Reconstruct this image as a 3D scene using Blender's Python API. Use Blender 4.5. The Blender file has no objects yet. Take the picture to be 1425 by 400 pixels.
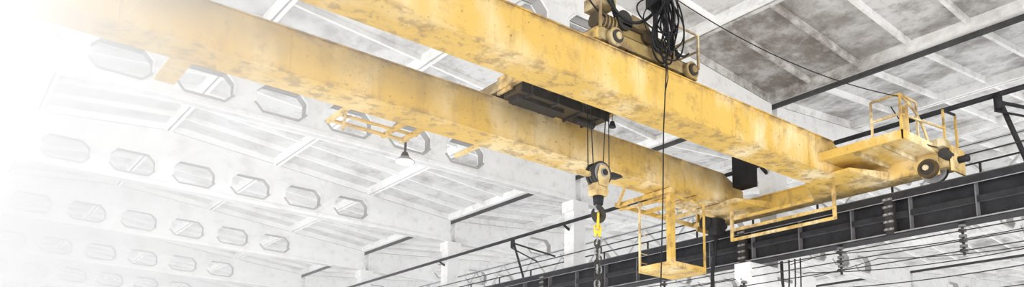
import bpy, bmesh, math, random
from mathutils import Vector, Matrix
random.seed(4)
S = bpy.context.scene
S.view_settings.view_transform = 'Standard'
# ---------------------------------------------------------------- materials
def new_mat(name):
    m = bpy.data.materials.new(name); m.use_nodes = True
    nt = m.node_tree; b = nt.nodes['Principled BSDF']
    return m, nt, b
def N(nt, t, **k):
    n = nt.nodes.new(t)
    for a, v in k.items():
        setattr(n, a, v)
    return n
def noise(nt, vec, scale, detail=6, rough=.6, stretch=None, off=None):
    if stretch or off:
        mp = N(nt, 'ShaderNodeMapping'); mp.inputs['Scale'].default_value = stretch or (1, 1, 1)
        if off: mp.inputs['Location'].default_value = off
        nt.links.new(vec, mp.inputs['Vector']); vec = mp.outputs[0]
    n = N(nt, 'ShaderNodeTexNoise')
    n.inputs['Scale'].default_value = scale; n.inputs['Detail'].default_value = detail
    n.inputs['Roughness'].default_value = rough
    nt.links.new(vec, n.inputs['Vector'])
    return n.outputs['Fac']
def maprange(nt, v, a, b, c=0., d=1.):
    n = N(nt, 'ShaderNodeMapRange'); n.clamp = True
    for i, x in zip((1, 2, 3, 4), (a, b, c, d)): n.inputs[i].default_value = x
    nt.links.new(v, n.inputs[0]); return n.outputs[0]
def mult(nt, a, b, op='MULTIPLY'):
    n = N(nt, 'ShaderNodeMath', operation=op)
    nt.links.new(a, n.inputs[0])
    if isinstance(b, (int, float)): n.inputs[1].default_value = b
    else: nt.links.new(b, n.inputs[1])
    return n.outputs[0]
def mix(nt, f, a, b):
    n = N(nt, 'ShaderNodeMix', data_type='RGBA')
    nt.links.new(f, n.inputs[0])
    for sock, v in ((n.inputs[6], a), (n.inputs[7], b)):
        if isinstance(v, tuple): sock.default_value = (*v, 1)
        else: nt.links.new(v, sock)
    return n.outputs[2]
def coord(nt):
    return N(nt, 'ShaderNodeTexCoord').outputs['Object']

def yellow_paint(name, base, dirt=(.25, .16, .07), pale=(.84, .74, .52), amt=1.):
    m, nt, b = new_mat(name); c = coord(nt)
    sx = N(nt, 'ShaderNodeSeparateXYZ'); nt.links.new(c, sx.inputs[0])
    wear = maprange(nt, sx.outputs[0], 8, 17, .45, 1.)
    big = maprange(nt, noise(nt, c, .4, 5), .35, .7)
    col = mix(nt, mult(nt, big, .6), base, (base[0]*.82, base[1]*.78, base[2]*.72))
    st = maprange(nt, noise(nt, c, .8, 5, .55, (1.1, 1.1, .6)), .46, .68)
    col = mix(nt, mult(nt, mult(nt, st, .85 * amt), wear), col, pale)
    d = maprange(nt, noise(nt, c, 1., 8, .7, (3.5, 3.5, .45)), .55, .72)
    col = mix(nt, mult(nt, mult(nt, d, .75 * amt), wear), col, dirt)
    d2 = maprange(nt, noise(nt, c, 1.5, 9, .75, None, (7, 3, 1)), .54, .67)
    col = mix(nt, mult(nt, mult(nt, d2, .75 * amt), wear), col, dirt)
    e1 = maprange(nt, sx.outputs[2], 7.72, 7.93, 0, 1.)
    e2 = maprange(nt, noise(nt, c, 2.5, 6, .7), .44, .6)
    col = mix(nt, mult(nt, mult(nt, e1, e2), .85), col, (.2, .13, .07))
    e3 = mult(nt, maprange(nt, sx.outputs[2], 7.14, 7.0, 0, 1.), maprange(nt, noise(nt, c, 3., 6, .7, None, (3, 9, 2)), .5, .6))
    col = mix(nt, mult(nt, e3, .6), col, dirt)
    shade_dirt = mult(nt, maprange(nt, sx.outputs[1], 14.3, 14.4, 0, 1), maprange(nt, sx.outputs[2], 7.2, 7.8, 0, 1))
    shade_dirt = mult(nt, shade_dirt, maprange(nt, noise(nt, c, .7, 6), .35, .6, .15, .7))
    col = mix(nt, shade_dirt, col, (.31, .24, .14))  # brown dirt and painted shade, stronger towards the top of the rear girder
    sp = maprange(nt, noise(nt, c, 12, 6, .7), .62, .69)
    col = mix(nt, mult(nt, sp, .85 * amt), col, (.14, .08, .04))
    nt.links.new(col, b.inputs['Base Color'])
    b.inputs['Roughness'].default_value = .6
    b.inputs['Specular IOR Level'].default_value = .3
    return m
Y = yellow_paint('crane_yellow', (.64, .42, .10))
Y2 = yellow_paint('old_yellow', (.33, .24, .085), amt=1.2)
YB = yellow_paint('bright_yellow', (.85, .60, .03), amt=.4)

def concrete(name, base, stain, lo, hi, amt, grad=False):
    m, nt, b = new_mat(name); c = coord(nt)
    v = maprange(nt, noise(nt, c, .5, 6), .3, .75)
    col = mix(nt, mult(nt, v, .4), base, tuple(x * .78 for x in base))
    s = maprange(nt, noise(nt, c, .75, 10, .72, (1., .6, 1.)), lo, hi)
    f = mult(nt, s, amt)
    s2 = mult(nt, maprange(nt, noise(nt, c, 3.2, 8, .7), .52, .68), .5 * amt)
    if grad:
        sx = N(nt, 'ShaderNodeSeparateXYZ'); nt.links.new(c, sx.inputs[0])
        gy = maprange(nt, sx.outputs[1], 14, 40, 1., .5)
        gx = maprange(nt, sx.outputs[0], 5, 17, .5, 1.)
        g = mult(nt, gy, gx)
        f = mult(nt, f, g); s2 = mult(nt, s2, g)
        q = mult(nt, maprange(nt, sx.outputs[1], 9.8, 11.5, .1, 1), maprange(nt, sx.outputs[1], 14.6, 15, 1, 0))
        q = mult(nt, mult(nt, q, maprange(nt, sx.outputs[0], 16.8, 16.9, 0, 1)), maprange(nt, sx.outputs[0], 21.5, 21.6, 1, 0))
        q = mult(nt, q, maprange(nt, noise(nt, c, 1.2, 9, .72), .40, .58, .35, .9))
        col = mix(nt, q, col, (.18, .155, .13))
    col = mix(nt, f, col, stain)
    col = mix(nt, s2, col, tuple(x * .6 for x in stain))
    nt.links.new(col, b.inputs['Base Color']); b.inputs['Roughness'].default_value = .85
    return m
CW = concrete('whitewashed_concrete', (.86, .86, .855), (.46, .44, .42), .52, .75, .5)
CG = concrete('shaded_concrete_edge', (.40, .39, .38), (.25, .24, .22), .5, .75, .5)  # darker grey paints shade into the opening sides and lower rims
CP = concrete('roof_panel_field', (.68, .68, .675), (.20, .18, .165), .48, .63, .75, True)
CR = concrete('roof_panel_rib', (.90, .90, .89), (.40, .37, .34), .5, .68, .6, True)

def plain(name, col, rough=.5, metal=0., var=.4):
    m, nt, b = new_mat(name); c = coord(nt)
    v = maprange(nt, noise(nt, c, 3, 6), .35, .7)
    cc = mix(nt, mult(nt, v, var), col, tuple(min(1, x * 2.2 + .005) for x in col))
    nt.links.new(cc, b.inputs['Base Color'])
    b.inputs['Roughness'].default_value = rough; b.inputs['Metallic'].default_value = metal
    b.inputs['Specular IOR Level'].default_value = .2
    return m
DK = plain('dark_steel', (.016, .016, .018), .65, 0, .6)
DKL = plain('worn_dark_steel', (.12, .12, .125), .5)
DK2 = plain('sooty_steel', (.03, .027, .024), .6)
BR = plain('greasy_brown', (.06, .042, .022), .5)
BK = plain('black_rubber', (.008, .008, .009), .5)
GY = plain('grey_steel', (.22, .22, .225), .5, .2)
GAP = plain('gutter_dark', (.05, .05, .05), .9)
LG = plain('light_grey_steel', (.45, .46, .47), .5)
GL = plain('lamp_glass', (.7, .7, .72), .2)

# ---------------------------------------------------------------- mesh builder
class B:
    def __init__(s, name, mats):
        s.name = name; s.mats = mats; s.bm = bmesh.new()
    def mi(s, m): return s.mats.index(m)
    def hexa(s, pts, m):
        v = [s.bm.verts.new(p) for p in pts]
        for f in ((0,3,2,1),(4,5,6,7),(0,1,5,4),(1,2,6,5),(2,3,7,6),(3,0,4,7)):
            fc = s.bm.faces.new([v[i] for i in f]); fc.material_index = s.mi(m)
    def box(s, x0, x1, y0, y1, z0, z1, m):
        s.hexa([(x0,y0,z0),(x1,y0,z0),(x1,y1,z0),(x0,y1,z0),(x0,y0,z1),(x1,y0,z1),(x1,y1,z1),(x0,y1,z1)], m)
    def beam(s, p, q, w, h, m, up=(0,0,1)):
        p, q = Vector(p), Vector(q); d = (q-p).normalized(); u = Vector(up)
        if abs(d.dot(u)) > .98: u = Vector((0,1,0))
        a = d.cross(u).normalized(); b = a.cross(d).normalized()
        a *= w/2; b *= h/2
        s.hexa([p-a-b, q-a-b, q+a-b, p+a-b, p-a+b, q-a+b, q+a+b, p+a+b], m)
    def tube(s, pts, r, m, seg=8, closed=False, caps=True):
        pts = [Vector(p) for p in pts]; n = len(pts); rings = []
        up = None
        for i, p in enumerate(pts):
            if closed: t = pts[(i+1) % n] - pts[i-1]
            else: t = pts[min(i+1, n-1)] - pts[max(i-1, 0)]
            t.normalize()
            if up is None:
                up = Vector((0,0,1)) if abs(t.z) < .9 else Vector((0,1,0))
            a = t.cross(up)
            if a.length < 1e-4: a = t.orthogonal()
            a.normalize(); b = a.cross(t).normalized(); up = b
            rr = r[i] if isinstance(r, (list, tuple)) else r
            rings.append([s.bm.verts.new(p + a*math.cos(k*2*math.pi/seg)*rr + b*math.sin(k*2*math.pi/seg)*rr) for k in range(seg)])
        for i in range(n if closed else n-1):
            A, C = rings[i], rings[(i+1) % n]
            for k in range(seg):
                f = s.bm.faces.new([A[k], A[(k+1) % seg], C[(k+1) % seg], C[k]])
                f.material_index = s.mi(m); f.smooth = True
        if not closed and caps:
            for R in (rings[0][::-1], rings[-1]):
                f = s.bm.faces.new(R); f.material_index = s.mi(m)
    def cyl(s, p, q, r, m, seg=20, r2=None):
        p, q = Vector(p), Vector(q); d = (q-p).normalized(); a = d.orthogonal().normalized(); b = d.cross(a)
        r2 = r if r2 is None else r2; A = []; C = []
        for k in range(seg):
            t = k*2*math.pi/seg; o = a*math.cos(t)+b*math.sin(t)
            A.append(s.bm.verts.new(p+o*r)); C.append(s.bm.verts.new(q+o*r2))
        for k in range(seg):
            f = s.bm.faces.new([A[k], A[(k+1) % seg], C[(k+1) % seg], C[k]]); f.material_index = s.mi(m); f.smooth = True
        for R in (A[::-1], C):
            f = s.bm.faces.new(R); f.material_index = s.mi(m)
    def prism(s, poly, axis, a, b, m):
        def P(u, v, w): return {'x': (w,u,v), 'y': (u,w,v), 'z': (u,v,w)}[axis]
        A = [s.bm.verts.new(P(u,v,a)) for u,v in poly]; C = [s.bm.verts.new(P(u,v,b)) for u,v in poly]
        n = len(poly)
        for R in (A[::-1], C):
            f = s.bm.faces.new(R); f.material_index = s.mi(m)
        for k in range(n):
            f = s.bm.faces.new([A[k], A[(k+1) % n], C[(k+1) % n], C[k]]); f.material_index = s.mi(m)
    def done(s, bevel=0, name=None):
        bmesh.ops.recalc_face_normals(s.bm, faces=s.bm.faces)
        me = bpy.data.meshes.new(s.name); s.bm.to_mesh(me); s.bm.free()
        for m in s.mats: me.materials.append(m)
        o = bpy.data.objects.new(s.name, me); S.collection.objects.link(o)
        if bevel:
            md = o.modifiers.new('bevel', 'BEVEL'); md.width = bevel; md.segments = 2; md.limit_method = 'ANGLE'
        return o
def copyobj(o, loc):
    c = bpy.data.objects.new(o.name.split('.')[0], o.data); c.location = loc
    S.collection.objects.link(c); return c

# ---------------------------------------------------------------- hall
FR = [-4.5 + 9.6*k for k in range(9)]
BAYS = [7.5, 35.8, 64.1]
def zr(x, c): return 12.21 - .09*abs(x-c)
PW = 28/6
roof = B('ceiling', [CP, CR, GAP])
for c in BAYS:
    for pi in range(6):
        x0 = c-14+pi*PW; x1 = x0+PW
        def sl(xa, xb, ya, yb, t0, t1, m):
            za, zb = zr(xa, c), zr(xb, c)
            roof.hexa([(xa,ya,za+t0),(xb,ya,zb+t0),(xb,yb,zb+t0),(xa,yb,za+t0),
                       (xa,ya,za+t1),(xb,ya,zb+t1),(xb,yb,zb+t1),(xa,yb,za+t1)], m)
        for k in range(8):
            ya, yb = FR[k], FR[k+1]
            sl(x0, x1, ya, yb, .30, .40, CP)
            sl(x0, x0+.04, ya, yb, .26, .30, GAP)
            sl(x1-.04, x1, ya, yb, .26, .30, GAP)
            sl(x0+.04, x0+.15, ya+.06, yb-.06, 0, .30, CR)
            sl(x1-.15, x1-.04, ya+.06, yb-.06, 0, .30, CR)
            for j in range(7):
                yy = ya + .1 + (9.4)*j/6
                w = .05 if 0 < j < 6 else .08
                sl(x0+.15, x1-.15, yy-w, yy+w, .12 if 0 < j < 6 else .02, .30, CR)
    roof.box(c+14.1, c+14.22, FR[0], FR[-1], 10.84, 11.2, GAP)
    roof.box(c+13.9, c+14.1, FR[0], FR[-1], 10.97, 11.2, CR)
    roof.box(c+14.22, c+14.4, FR[0], FR[-1], 10.97, 11.2, CR)
roof.done()

def make_roof_beam():
    cu = bpy.data.curves.new('rb', 'CURVE'); cu.dimensions = '2D'; cu.fill_mode = 'BOTH'; cu.extrude = .17
    def spl(pts):
        s = cu.splines.new('POLY'); s.points.add(len(pts)-1)
        for i, (x, y) in enumerate(pts): s.points[i].co = (x, y, 0, 1)
        s.use_cyclic_u = True
    spl([(-14, 9.8), (14, 9.8), (14, 10.95), (0, 12.21), (-14, 10.95)])
    for k in range(8):
        cx = -8.4 + 2.4*k; w, h, ch = .84, .44, .26
        cz = 10.57
        spl([(cx-w, cz-h+ch), (cx-w, cz+h-ch), (cx-w+ch, cz+h), (cx+w-ch, cz+h), (cx+w, cz+h-ch), (cx+w, cz-h+ch), (cx+w-ch, cz-h), (cx-w+ch, cz-h)])
    ob = bpy.data.objects.new('tmp', cu); S.collection.objects.link(ob)
    dg = bpy.context.evaluated_depsgraph_get()
    me = bpy.data.meshes.new_from_object(ob.evaluated_get(dg))
    bpy.data.objects.remove(ob)
    me.transform(Matrix.Rotation(math.pi/2, 4, 'X'))
    b = B('roof_beam', [CW, CG]); b.bm.from_mesh(me)
    b.bm.normal_update()
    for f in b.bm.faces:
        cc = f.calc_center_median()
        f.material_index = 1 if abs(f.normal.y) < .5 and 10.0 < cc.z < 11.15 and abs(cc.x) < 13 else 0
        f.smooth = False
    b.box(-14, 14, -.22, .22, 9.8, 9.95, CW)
    # raised rims round the openings, lower ones in the painted shade tone
    for k in range(8):
        cx = -8.4 + 2.4*k; cz = 10.57; w, h, ch = .87, .47, .27
        P = [(cx-w, cz-h+ch), (cx-w, cz+h-ch), (cx-w+ch, cz+h), (cx+w-ch, cz+h), (cx+w, cz+h-ch), (cx+w, cz-h+ch), (cx+w-ch, cz-h), (cx-w+ch, cz-h)]
        for i in range(8):
            (xa, za), (xb, zb) = P[i], P[(i+1) % 8]
            for yy in (-.18, .18):
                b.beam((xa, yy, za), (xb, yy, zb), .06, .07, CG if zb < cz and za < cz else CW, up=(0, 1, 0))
    return b.done()
rb = make_roof_beam(); first = True
for c in BAYS:
    for y in FR:
        if first: rb.location = (c, y, 0); first = False
        else: copyobj(rb, (c, y, 0))
# columns
cb = B('concrete_column', [CW, GY])
cb.box(-.32, .32, -.3, .3, -1.7, 9.8, CW)
cb.box(-.42, .42, -.36, .36, 9.35, 9.8, CW)
for s in (-1, 1):
    cb.prism([(s*.3, 4.3), (s*1.75, 4.95), (s*1.75, 5.4), (s*.3, 5.4)], 'y', -.28, .28, CW)
cb.box(-.36, .36, -.33, .33, 5.0, 5.1, GY)
col = cb.done(.02); first = True
for x in (-6.65, 21.65, 49.95):
    for y in FR:
        if first: col.location = (x, y, 0); first = False
        else: copyobj(col, (x, y, 0))
wb = B('wall_back', [CW]); wb.box(-7, 78.2, 72.6, 72.9, -1.7, 12.8, CW); wb.done()

# ---------------------------------------------------------------- runway beams
def runway(name, xc, m=DK, sgn=1):
    b = B(name, [m, GY, DK2, DKL] if m is not DK2 else [m, GY, DKL])
    y0, y1 = FR[0]-.3, FR[-1]
    b.box(xc-.25, xc+.25, y0, y1, 6.42, 6.47, m)
    b.box(xc-.25, xc+.25, y0, y1, 5.40, 5.45, m)
    b.box(xc-.02, xc+.02, y0, y1, 5.45, 6.42, m)
    b.box(xc-.045, xc+.045, y0, y1, 6.47, 6.60, DKL)
    b.box(xc-.28, xc-.25, y0, y1, 6.30, 6.50, m)
    b.box(xc-.26, xc-.245, y0, y1, 6.46, 6.475, GY)
    b.box(xc-.27, xc-.245, y0, y1, 5.43, 5.46, GY)
    b.box(xc-.285, xc-.28, y0, y1, 6.29, 6.31, GY)
    y = y0
    while y < y1:
        for s in (-1, 1):
            b.box(xc+s*.02 if s>0 else xc-.2, xc+.2 if s>0 else xc-.02, y-.012, y+.012, 5.45, 6.42, DKL if s < 0 else m)
        y += 1.6
    b.box(xc-.16, xc-.02, y0, y1, 5.86, 5.90, DKL)
    b.box(xc-.17, xc-.15, y0, y1, 5.86, 6.0, m)
    if sgn:
        b.box(xc+.25*sgn if sgn>0 else xc-1.0, xc+1.0 if sgn>0 else xc-.25, y0, y1, 6.38, 6.43, DK2)
    for f in FR+[10.1]:
        b.box(xc-.3, xc-.02, f-.1, f+.1, 5.42, 6.44, DK2)
        for z in (5.55, 5.75, 5.95, 6.15, 6.35):
            for dy in (-.06, .06):
                b.cyl((xc-.35, f+dy, z), (xc-.3, f+dy, z), .03, GY, 8)
            b.box(xc-.33, xc-.3, f-.13, f+.13, z-.03, z+.03, DKL)
    return b
rw = runway('crane_runway_beam', 20.2)
for i, z in enumerate((5.2, 4.95, 4.7)):
    rw.box(20.0, 20.03, FR[0], FR[-1], z-.012, z+.012, DK2)
y = FR[0]+.1
while y < 60:
    rw.beam((20.1, y, 5.42), (20.1, y, 4.6), .05, .05, DK2)
    for z in (5.2, 4.95, 4.7):
        rw.cyl((20.08, y, z), (19.95, y, z), .045, DK2, 10)
    for z in (5.34, 5.22, 5.08, 4.96, 4.83, 4.71):
        rw.cyl((20.1, y, z-.03), (20.1, y, z+.03), .09, DKL, 12)
    y += 3.2
for yc, w_, dz in ((13.5, .22, 1.5), (13.62, .14, 1.1), (13.4, .3, 1.9)):
    rw.tube([(20.5, yc-w_*math.cos(i/18*math.pi), 5.38-dz*math.sin(i/18*math.pi)**.7) for i in range(19)], .022, DK2, 8)
rw.done()
runway('crane_runway_beam', -5.2, DK, -1).done()
runway('crane_runway_beam', 48.4, LG, 0).done()

# pipe and railings along the column line
hp = B('column_line_pipe', [DK, DK2])
hp.cyl((21.05, FR[0], 8.80), (21.05, FR[-1], 8.80), .07, DK, 12)
for f in FR:
    hp.beam((21.05, f, 8.72), (21.4, f, 8.55), .08, .08, DK)
hp.done()
hr = B('walkway_railing', [DK, DK2, GY, LG])
for z, r in ((7.55, .028), (7.1, .02), (8.1, .012)):
    hr.cyl((22.2, FR[0], z), (22.2, FR[-1], z), r, DK2, 8)
hr.cyl((21.1, FR[0], 7.45), (21.1, FR[-1], 7.45), .022, DK2, 8)
y = FR[0]+1.2
while y < 70:
    hr.beam((22.2, y, 6.4), (22.2, y, 7.55), .05, .05, DK2)
    y += 2.4
hr.box(21.98, 22.5, FR[0], FR[-1], 6.38, 6.43, DK2)
for z in (7.3, 8.5):
    hr.beam((23.3, FR[0], z), (23.3, 60, z), .08, .09, LG)
y = FR[0]; k = 0
while y < 60:
    hr.beam((23.3, y, 7.3 if k % 2 else 8.5), (23.3, y+1.2, 8.5 if k % 2 else 7.3), .05, .06, LG)
    y += 1.2; k += 1
for yy in (7.7, 27.8):
    hr.beam((21.05, yy, 8.75), (21.5, yy-.5, 6.5), .09, .09, DK)
    hr.beam((21.05, yy, 8.6), (22.2, yy-1.6, 7.9), .07, .07, DK)
    hr.beam((21.05, yy+.1, 8.4), (21.2, yy-1.6, 7.5), .05, .05, DK)
    hr.cyl((21.05, yy, 8.4), (21.05, yy, 8.8), .1, DK, 10)
for (x, z, s) in ((23.4, 5.6, .35), (24.5, 6.4, .3), (26.0, 5.2, .4), (22.6, 4.9, .25), (28, 6.8, .4)):
    for k in range(0, 6):
        ya, yb = FR[k], FR[k+1]
        hr.tube([(x, ya+(yb-ya)*i/12, z-s*4*(i/12)*(1-i/12)) for i in range(13)], .016, DK2, 5)
hr.done()

# ---------------------------------------------------------------- crane bridge
cr = B('overhead_crane_bridge', [Y, Y2, YB, DK, DK2, GY, BK, BR])
G = [(10.93, 11.73), (14.47, 15.27)]
XL, XR = -5.0, 19.75
for (ya, yb) in G:
    z0, z1 = 7.0, 7.91
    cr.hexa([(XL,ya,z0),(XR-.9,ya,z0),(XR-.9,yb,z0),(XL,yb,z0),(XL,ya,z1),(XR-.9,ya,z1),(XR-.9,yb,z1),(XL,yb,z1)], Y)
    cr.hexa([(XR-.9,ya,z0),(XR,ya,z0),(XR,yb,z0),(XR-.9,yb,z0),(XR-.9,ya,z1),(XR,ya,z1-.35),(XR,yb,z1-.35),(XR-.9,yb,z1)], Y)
    cr.box(XL, XR-.9, ya-.04, yb+.04, z1, z1+.025, Y)
    cr.box(XL, XR-.9, ya-.03, yb+.03, z0-.02, z0, Y)
    cr.box(XL, XR-.9, (ya+yb)/2-.03, (ya+yb)/2+.03, z1+.025, z1+.09, DK2)
    x = XL+1
    while x < XR-1:
        cr.box(x-.012, x+.012, ya-.008, ya, z0, z1, Y); x += 3.1
for xc, sx in ((20.2, 1), (-5.2, -1)):
    cr.box(xc-.28, xc+.28, 8.5, 16.3, 6.86, 7.30, Y)
    cr.box(xc-.33, xc+.33, 8.4, 16.4, 7.30, 7.34, Y)
    for ye in (8.45, 16.35):
        s = -1 if ye < 10 else 1
        cr.box(xc-.34, xc+.34, min(ye, ye+s*.06), max(ye, ye+s*.06), 6.72, 7.36, Y)
        cr.cyl((xc, ye+s*.06, 7.05), (xc, ye+s*.3, 7.05), .09, DK, 14)
    for yw in (8.95, 15.8):
        cr.cyl((xc-.09, yw, 6.87), (xc+.09, yw, 6.87), .27, DK2, 28)
        cr.cyl((xc-.13, yw, 6.87), (xc-.09, yw, 6.87), .31, GY, 28)
        cr.cyl((xc-.36, yw, 6.87), (xc+.36, yw, 6.87), .1, DK, 16)
        cr.box(xc-.34, xc-.28, yw-.22, yw+.22, 6.7, 7.2, Y)
cr.cyl((19.86, 8.95, 6.87), (19.7, 8.95, 6.87), .24, BR, 28)
cr.cyl((19.7, 8.95, 6.87), (19.66, 8.95, 6.87), .16, DK2, 24)
cr.cyl((19.66, 8.95, 6.87), (19.60, 8.95, 6.87), .07, Y2, 16)
cr.cyl((19.95, 8.5, 7.12), (19.6, 8.5, 7.12), .12, DK2, 20)
cr.box(19.55, 19.95, 8.45, 9.1, 7.3, 7.5, Y2)
for (ya, yb) in G:
    cr.hexa([(18.7,ya-.5,6.98),(19.95,ya-.9,6.86),(19.95,yb+.5,6.86),(18.7,yb,6.98),
             (18.7,ya-.5,7.05),(19.95,ya-.9,7.1),(19.95,yb+.5,7.1),(18.7,yb,7.05)], Y)
cr.box(18.15, 19.95, 8.75, 10.9, 7.28, 7.33, Y)
cr.box(18.10, 18.16, 8.7, 10.93, 7.20, 7.42, Y)
cr.box(18.10, 19.95, 8.69, 8.75, 7.20, 7.42, Y)
for y in (9.3, 10.0):
    cr.box(18.16, 19.95, y-.03, y+.03, 7.18, 7.28, Y2)
def post(x, y, z0, z1, w=.05, m=Y): cr.box(x-w/2, x+w/2, y-w/2, y+w/2, z0, z1, m)
for (x, y) in ((18.2, 8.78), (19.0, 8.78), (19.9, 8.55), (20.45, 8.5), (18.2, 9.5)):
    post(x, y, 7.3, 8.36)
cr.beam((18.2, 8.78, 8.36), (19.0, 8.78, 8.36), .05, .05, Y)
cr.beam((18.2, 9.5, 8.36), (18.2, 8.78, 8.36), .05, .05, Y)
cr.beam((18.2, 9.5, 7.85), (18.2, 8.78, 7.85), .05, .05, Y)
cr.tube([(18.2, 8.78, 8.34), (18.6, 8.78, 8.25), (18.95, 8.78, 8.1), (19.3, 8.78, 7.8), (19.55, 8.78, 7.4)], .035, Y)
cr.beam((18.2, 8.78, 7.85), (19.9, 8.55, 7.85), .04, .04, Y)
cr.beam((19.9, 8.55, 8.34), (20.45, 8.5, 8.34), .05, .05, DK)
cr.beam((18.35, 8.78, 7.33), (18.35, 8.78, 8.1), .02, .22, Y)
for z in (6.02, 6.32, 6.66):
    cr.beam((19.4, 11.3 if z < 6.6 else 11.9, z), (19.4, 14.65, z), .06, .085, Y)
for y in (11.3, 14.65):
    cr.beam((19.4, y, 5.98), (19.4, y, 7.05), .07, .09, Y)
cr.beam((19.4, 11.3, 7.05), (19.95, 11.3, 7.05), .07, .09, Y)
cr.beam((19.4, 14.65, 6.98), (19.95, 14.65, 6.98), .07, .09, Y)
cr.box(18.75, 19.2, 13.55, 14.1, 7.4, 8.35, BK)
cr.cyl((19.3, 15.6, 6.75), (19.85, 15.6, 6.75), .22, DK, 20)
cr.box(19.35, 19.8, 15.2, 15.5, 6.3, 6.85, DK)
cr.tube([(19.5, 15.3, 6.4), (19.45, 15.35, 5.8), (19.5, 15.5, 5.2), (19.6, 15.6, 4.6), (19.6, 15.6, 3.9)], .06, BK)
cr.box(16.3, 19.9, 15.3, 15.38, 6.86, 6.98, Y)
cr.box(16.3, 19.9, 16.45, 16.53, 6.86, 6.98, Y)
for x in (16.35, 17.5, 18.6, 19.8):
    cr.box(x-.04, x+.04, 14.3, 16.5, 6.84, 6.96, Y)
cr.beam((15.4, 15.2, 6.96), (16.4, 16.5, 6.9), .06, .1, Y)
cr.hexa([(3.3,15.27,6.98),(3.7,15.27,6.98),(3.7,16.6,7.0),(3.3,16.6,7.0),(3.3,15.27,7.05),(3.7,15.27,7.05),(3.7,16.6,7.05),(3.3,16.6,7.05)], Y)
for x in (7.0, 8.4, 8.9, 10.5):
    cr.beam((x, 15.27, 7.02), (x, 16.35, 7.02), .09, .1, Y)
cr.beam((7.0, 16.2, 7.0), (9.0, 16.2, 7.0), .12, .05, Y)
cr.beam((7.0, 15.75, 7.0), (9.0, 15.75, 7.0), .08, .05, Y)
cr.beam((7.0, 15.4, 6.95), (7.4, 16.4, 6.95), .06, .06, Y)
cr.done(.008)

bk = B('service_basket', [Y, Y2, DK])
X0, X1, Y0, Y1, ZB = 16.5, 17.9, 14.5, 15.7, 4.80
bk.box(X0-.03, X1+.03, Y0-.03, Y1+.03, ZB-.06, ZB, Y)
bk.box(X0-.03, X1+.03, Y0-.03, Y0+.02, ZB, ZB+.12, Y); bk.box(X0-.03, X0+.02, Y0, Y1, ZB, ZB+.12, Y)
bk.box(X1-.02, X1+.03, Y0, Y1, ZB, ZB+.12, Y); bk.box(X0, X1, Y1-.02, Y1+.03, ZB, ZB+.12, Y)
bk.box(X0-.1, X0+.12, Y0-.04, Y0+.1, ZB, 6.98, Y)
for (x, y) in ((X0, Y1), (X1, Y0), (X1, Y1)):
    bk.beam((x, y, ZB), (x, y, 6.85), .055, .055, Y)
bk.beam((X0, Y0, 6.8), (X1, Y0, 6.8), .06, .06, Y); bk.beam((X0, Y0, 6.8), (X0, Y1, 6.8), .06, .06, Y)
bk.beam((X0, Y0-.1, 6.7), (X0, Y1+.8, 6.8), .06, .06, Y); bk.beam((X1, Y0, 6.8), (X1, Y1+.6, 6.8), .06, .06, Y)
for i in range(7):
    bk.beam((X0+.02, Y1, ZB+.25+i*.28), (X0+.3, Y1, ZB+.25+i*.28), .02, .02, Y)
bk.done(.006)

# ---------------------------------------------------------------- trolley
t = B('crane_trolley', [Y, Y2, BR, DK, DK2, GY, BK])
TX0, TX1 = 10.4, 13.4
for y in (11.05, 11.6, 14.6, 15.15):
    t.box(TX0, TX1, y-.06, y+.06, 8.08, 8.34, Y2 if y < 14 else BR)
for x in (TX0, 11.3, 12.4, TX1):
    t.box(x-.07, x+.07, 11.0, 15.2, 8.06, 8.3, Y if x in (TX0, TX1) else BR)
t.box(TX0, TX1, 11.0, 15.2, 8.34, 8.37, BR)
for x in (10.75, 13.1):
    for y in (11.33, 14.87):
        t.cyl((x, y-.07, 8.2), (x, y+.07, 8.2), .2, GY, 24)
        t.cyl((x, y-.11, 8.2), (x, y-.07, 8.2), .24, DK2, 24)
        t.cyl((x, y-.4, 8.2), (x, y+.25, 8.2), .06, DK, 12)
    t.cyl((x+.05, 10.86, 8.17), (x+.05, 10.98, 8.17), .2, Y2, 24)
    t.cyl((x+.05, 10.82, 8.17), (x+.05, 10.86, 8.17), .14, DK2, 20)
    t.cyl((x+.05, 10.79, 8.17), (x+.05, 10.83, 8.17), .08, Y2, 16)
t.prism([(11.2, 8.37), (12.1, 8.37), (12.15, 8.7), (11.95, 8.98), (11.5, 9.02), (11.2, 8.75)], 'y', 11.1, 11.55, Y2)
t.box(11.12, 12.2, 11.02, 11.62, 8.62, 8.68, BR)
t.cyl((12.2, 11.3, 8.62), (12.95, 11.3, 8.62), .2, BR, 24)
for i in range(8):
    t.cyl((12.3+i*.08, 11.3, 8.62), (12.33+i*.08, 11.3, 8.62), .225, Y2, 24)
t.cyl((12.95, 11.3, 8.62), (13.1, 11.3, 8.62), .13, DK, 16)
t.cyl((10.5, 11.25, 8.62), (11.1, 11.25, 8.62), .18, BR, 24)
for i in range(5):
    t.cyl((10.56+i*.1, 11.25, 8.62), (10.6+i*.1, 11.25, 8.62), .2, Y2, 24)
t.box(10.45, 10.85, 10.95, 11.5, 8.85, 9.12, Y2)
t.cyl((11.2, 11.02, 8.75), (11.2, 11.1, 8.75), .22, DK2, 24)
t.cyl((11.9, 11.0, 8.6), (11.9, 11.1, 8.6), .16, BR, 24)
t.cyl((11.9, 11.7, 8.75), (11.9, 14.3, 8.75), .32, BR, 32)
for i in range(46):
    t.cyl((11.9, 11.8+i*.052, 8.75), (11.9, 11.825+i*.052, 8.75), .34, DK2, 24)
t.box(11.5, 12.3, 14.35, 14.9, 8.37, 9.15, Y2)
t.cyl((12.7, 13.0, 8.6), (12.7, 14.2, 8.6), .22, Y2, 20)
t.box(10.5, 13.3, 13.7, 14.35, 7.90, 8.08, BR)
t.box(10.6, 12.0, 13.9, 14.3, 7.80, 7.9, DK2)
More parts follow.
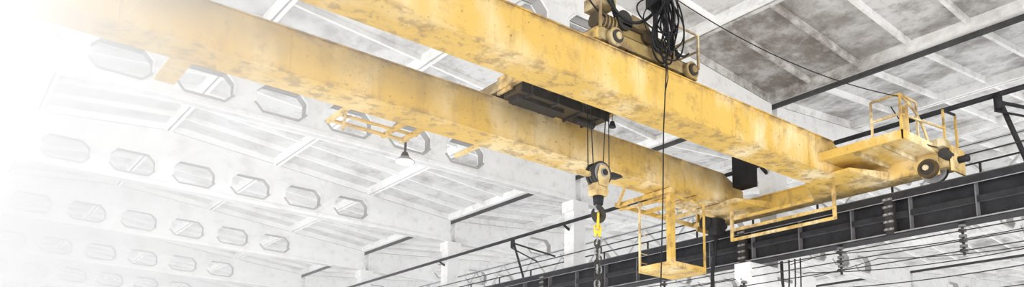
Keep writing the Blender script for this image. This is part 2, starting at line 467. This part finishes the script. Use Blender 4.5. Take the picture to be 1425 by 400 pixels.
t.box(10.5, 13.3, 13.66, 13.70, 7.86, 8.2, DK2)
for x in (10.8, 11.6, 12.4, 13.0):
    t.box(x-.03, x+.03, 13.6, 14.4, 7.84, 8.1, DK2)
t.cyl((12.5, 14.05, 7.82), (13.1, 14.05, 7.82), .1, DK2, 16)
for y in (12.7, 12.95, 13.2):
    t.cyl((12.2, y-.03, 8.05), (12.2, y+.03, 8.05), .28, DK, 24)
t.box(11.8, 12.6, 12.55, 13.4, 8.1, 8.34, BR)
for x in (10.4, 10.62):
    t.box(x-.03, x+.03, 13.9, 14.45, 7.98, 8.42, Y)
t.cyl((12.65, 12.9, 8.1), (12.65, 12.9, 7.45), .01, DK, 6); t.cyl((12.65, 12.9, 7.45), (12.65, 12.9, 7.3), .05, DK, 12, .09)
for x, y in ((13.45, 10.95), (13.45, 11.7), (10.4, 10.95), (12.6, 10.95)):
    t.beam((x, y, 8.3), (x, y, 9.15), .05, .05, Y2)
for z in (8.75, 9.13):
    t.beam((13.45, 10.95, z), (13.45, 11.7, z), .04, .04, Y2)
t.beam((12.6, 10.95, 9.13), (13.45, 10.95, 9.13), .04, .04, Y2)
t.beam((12.1, 11.0, 8.3), (12.1, 11.0, 9.9), .08, .08, DK)
t.beam((11.3, 10.9, 9.6), (12.5, 10.9, 9.6), .06, .06, DK)
t.box(11.9, 12.3, 10.78, 11.1, 9.3, 9.55, DK)
t.done(.006)

# ---------------------------------------------------------------- cables
fc = B('festoon_cable', [BK])
def loop(cx, y, ztop, zbot, w, ph, r=.022):
    pts = []
    for i in range(33):
        a = i/32*2*math.pi
        zz = (ztop+zbot)/2 + (ztop-zbot)/2*math.cos(a)
        xx = cx + w*math.sin(a)*(1+.25*math.sin(a+ph))*(.55+.45*math.sin(a/2)) + .04*math.sin(3*a+ph)
        pts.append((xx, y+.12*math.sin(a+ph), zz))
    fc.tube(pts, r, BK, 6)
for i in range(12):
    loop(12.12+random.uniform(-.1, .1), 10.72+random.uniform(-.12, .1), 9.5+random.uniform(-.1, .15),
         8.0+random.uniform(0, .75), random.uniform(.2, .62)*(1 if i % 3 else -1), random.uniform(0, 6), random.uniform(.014, .026))
def sag(p, q, s, r, n=20):
    p, q = Vector(p), Vector(q)
    fc.tube([p.lerp(q, i/n)-Vector((0, 0, s*4*(i/n)*(1-i/n))) for i in range(n+1)], r, BK, 6)
sag((9.6, 10.9, 10.6), (12.1, 10.85, 9.4), 1.3, .035)
sag((10.4, 10.9, 10.3), (10.9, 11.0, 8.7), .25, .05)
sag((10.3, 10.9, 10.6), (10.8, 11.0, 8.9), .45, .03)
sag((9.2, 10.9, 9.9), (10.6, 11.0, 8.6), .3, .02)
sag((12.1, 10.9, 9.5), (13.3, 11.1, 8.7), .5, .025)
sag((12.2, 10.9, 9.3), (12.9, 11.0, 8.5), .35, .03)
sag((12.5, 10.9, 9.75), (18.2, 8.8, 8.3), .35, .012, 30)
sag((-5, 10.85, 9.9), (12.1, 10.85, 9.75), .05, .012, 30)
sag((18.2, 9.0, 8.1), (19.6, 8.6, 7.3), .25, .015)
fc.done()
pc = B('pendant_cable', [BK])
pc.tube([(12.05, 10.68, 8.5), (12.04, 10.66, 7.7), (12.0, 10.72, 6.4), (11.96, 10.72, 5.0), (11.9, 10.74, 3.4), (11.85, 10.76, 2.0)], .014, BK, 6)
pc.tube([(12.0, 10.7, 8.4), (12.06, 10.66, 8.0), (12.12, 10.68, 7.6), (12.03, 10.7, 7.2)], .012, BK, 6)
pc.box(11.8, 11.9, 10.72, 10.8, 1.7, 2.0, BK)
pc.done()

# ---------------------------------------------------------------- hook block
YH = yellow_paint('hook_yellow', (.52, .38, .15), amt=.8)
h = B('crane_hook', [Y2, BR, DK, DK2, GY, BK, YH])
hx, hy = 12.2, 12.9
for dx, dy, tx in ((-.25, -.1, -.38), (-.23, .1, -.27), (.25, -.1, .22), (.23, .1, .36)):
    h.tube([(hx+tx, hy+dy, 8.1), (hx+dx, hy+dy, 6.1)], .013, DK, 6)
for dy in (-.1, .1):
    h.cyl((hx, hy+dy-.035, 6.03), (hx, hy+dy+.035, 6.03), .29, DK2, 32)
    h.cyl((hx, hy+dy-.05, 6.03), (hx, hy+dy-.03, 6.03), .24, GY, 32)
for y in (-.19, .17):
    h.prism([(hx-.13, 5.72), (hx+.13, 5.72), (hx+.19, 5.95), (hx+.12, 6.2), (hx-.12, 6.2), (hx-.19, 5.95)], 'y', hy+y, hy+y+.02, YH)
h.cyl((hx, hy-.25, 6.03), (hx, hy+.25, 6.03), .07, DK, 16)
h.cyl((hx, hy-.22, 6.03), (hx, hy-.19, 6.03), .10, GY, 20)
h.prism([(hx-.15, 5.5), (hx+.15, 5.5), (hx+.2, 5.62), (hx+.15, 5.8), (hx-.15, 5.8), (hx-.2, 5.62)], 'y', hy-.14, hy+.14, YH)
h.cyl((hx, hy, 5.3), (hx, hy, 5.5), .11, DK, 20, .13)
h.box(hx-.62, hx-.27, hy-.06, hy+.06, 5.93, 6.02, YH)
h.prism([(hx+.27, 6.0), (hx+.68, 6.08), (hx+.62, 6.13), (hx+.36, 6.14), (hx+.25, 6.1)], 'y', hy-.12, hy+.12, DK)
pts = []; rr = []
pts += [(hx, hy, 5.38), (hx, hy, 5.28)]; rr += [.06, .065]
for i in range(15):
    a = math.radians(75 - i*20.5)
    pts.append((hx + .15*math.cos(a)-.01, hy, 5.1 + .15*math.sin(a)))
    rr.append([.065, .065, .07, .075, .08, .085, .09, .09, .085, .08, .07, .06, .05, .035, .02][i])
h.tube(pts, rr, DK2, 10)
h.tube([(hx-.1, hy, 5.23), (hx-.02, hy, 5.36)], .015, GY, 6)
h.done()
ch = B('chain_sling', [YB, DK2, GY])
def link(c, ax, L, W, r, m):
    c = Vector(c); ax = Vector(ax); pts = []
    for i in range(16):
        a = i/16*2*math.pi
        z = math.sin(a)*W/2 + (L-W)/2*(1 if math.sin(a) > 0 else -1)
        pts.append(c + ax*math.cos(a)*W/2 + Vector((0, 0, z)))
    ch.tube(pts, r, m, 6, closed=True)
link((hx, hy, 4.92), (.7, .7, 0), .36, .2, .032, YB)
link((hx-.02, hy, 4.72), (.7, -.7, 0), .2, .14, .025, YB)
ch.box(hx-.07, hx+.05, hy-.04, hy+.04, 4.55, 4.68, YB)
for s, dx in ((0, -.065), (1, .06)):
    z = 4.5
    i = 0
    while z > 1.2:
        link((hx+dx, hy+dx*.6, z), (.75, -.66, 0) if (i+s) % 2 else (.6, .8, 0), .165, .11, .02, DK2 if i % 3 else GY)
        z -= .118; i += 1
ch.done()

def lamp(x, y, z):
    l = B('pendant_lamp', [DK2, GL, GY])
    l.cyl((0, 0, 0), (0, 0, -.25), .03, DK2, 10)
    l.cyl((0, 0, -.25), (0, 0, -.36), .07, DK2, 20, .11)
    l.cyl((0, 0, -.36), (0, 0, -.48), .11, GY, 28, .25)
    l.cyl((0, 0, -.475), (0, 0, -.5), .24, GL, 28, .22)
    o = l.done(); o.location = (x, y, z)
lamp(8.95, 16.2, 6.95)

# scattering volume added to whiten the left side, thinning towards the crane runway
hz = bpy.data.materials.new('whitening_volume'); hz.use_nodes = True
nt = hz.node_tree; nt.nodes.clear()
out = N(nt, 'ShaderNodeOutputMaterial'); vs = N(nt, 'ShaderNodeVolumeScatter')
vs.inputs['Color'].default_value = (1, 1, 1, 1)
sx = N(nt, 'ShaderNodeSeparateXYZ'); nt.links.new(coord(nt), sx.inputs[0])
d = mult(nt, sx.outputs[0], -1/1.6); e = N(nt, 'ShaderNodeMath', operation='EXPONENT'); nt.links.new(d, e.inputs[0])
d = mult(nt, e.outputs[0], .42); d = mult(nt, d, .5, 'MINIMUM')
nt.links.new(d, vs.inputs['Density']); nt.links.new(vs.outputs[0], out.inputs['Volume'])
hb = B('added_haze', [hz]); hb.box(-2, 10, 8, 17, 1, 10.9, hz); hb.done()

# ---------------------------------------------------------------- light
w = bpy.data.worlds.new('sky'); S.world = w; w.use_nodes = True
nt = w.node_tree; bg = nt.nodes['Background']
tc = N(nt, 'ShaderNodeTexCoord'); sx = N(nt, 'ShaderNodeSeparateXYZ'); nt.links.new(tc.outputs['Generated'], sx.inputs[0])
zf = maprange(nt, sx.outputs[2], -1, .1, 1.03, 1.65)
xf = maprange(nt, sx.outputs[0], -1, .4, 1.35, .9)
nt.links.new(mult(nt, zf, xf), bg.inputs['Strength'])
bg.inputs['Color'].default_value = (1, 1, 1, 1)
def area(name, loc, to, sx_, sy_, e, col=(1, 1, 1)):
    l = bpy.data.lights.new(name, 'AREA'); l.shape = 'RECTANGLE'; l.size = sx_; l.size_y = sy_; l.energy = e; l.color = col
    o = bpy.data.objects.new(name, l); o.location = loc
    o.rotation_euler = (Vector(to)-Vector(loc)).to_track_quat('-Z', 'Y').to_euler(); S.collection.objects.link(o)
area('left_fill_light', (-6, 24, 5), (3, 24, 11), 8, 40, 2400)  # added fill, no window there; brightens the roof at left
area('left_haze_fill', (-5, 11, 6.5), (3, 11.5, 7.5), 5, 7, 7000)  # added fill lamp that whitens the haze and near girder ends
area('front_fill_light', (16, -5, 5), (16, 12, 8), 10, 5, 1700, (1, .98, .95))  # added fill from the front, no door there; lifts the girder sides

# ---------------------------------------------------------------- camera
cd = bpy.data.cameras.new('camera'); co = bpy.data.objects.new('camera', cd); S.collection.objects.link(co)
cd.sensor_width = 36; cd.lens = 36*1112/1425; cd.shift_y = 200/1425
cd.clip_end = 500
X, Yv, Z = Vector((.7942, -.6071, .0230)).normalized(), Vector((-.1308, -.1338, .9823)), Vector((-.5935, -.7832, -.1857)).normalized()
Yv = Z.cross(X).normalized(); X = Yv.cross(Z)
co.matrix_world = Matrix(((X.x, Yv.x, Z.x, 0), (X.y, Yv.y, Z.y, 0), (X.z, Yv.z, Z.z, 0), (0, 0, 0, 1)))
S.camera = co
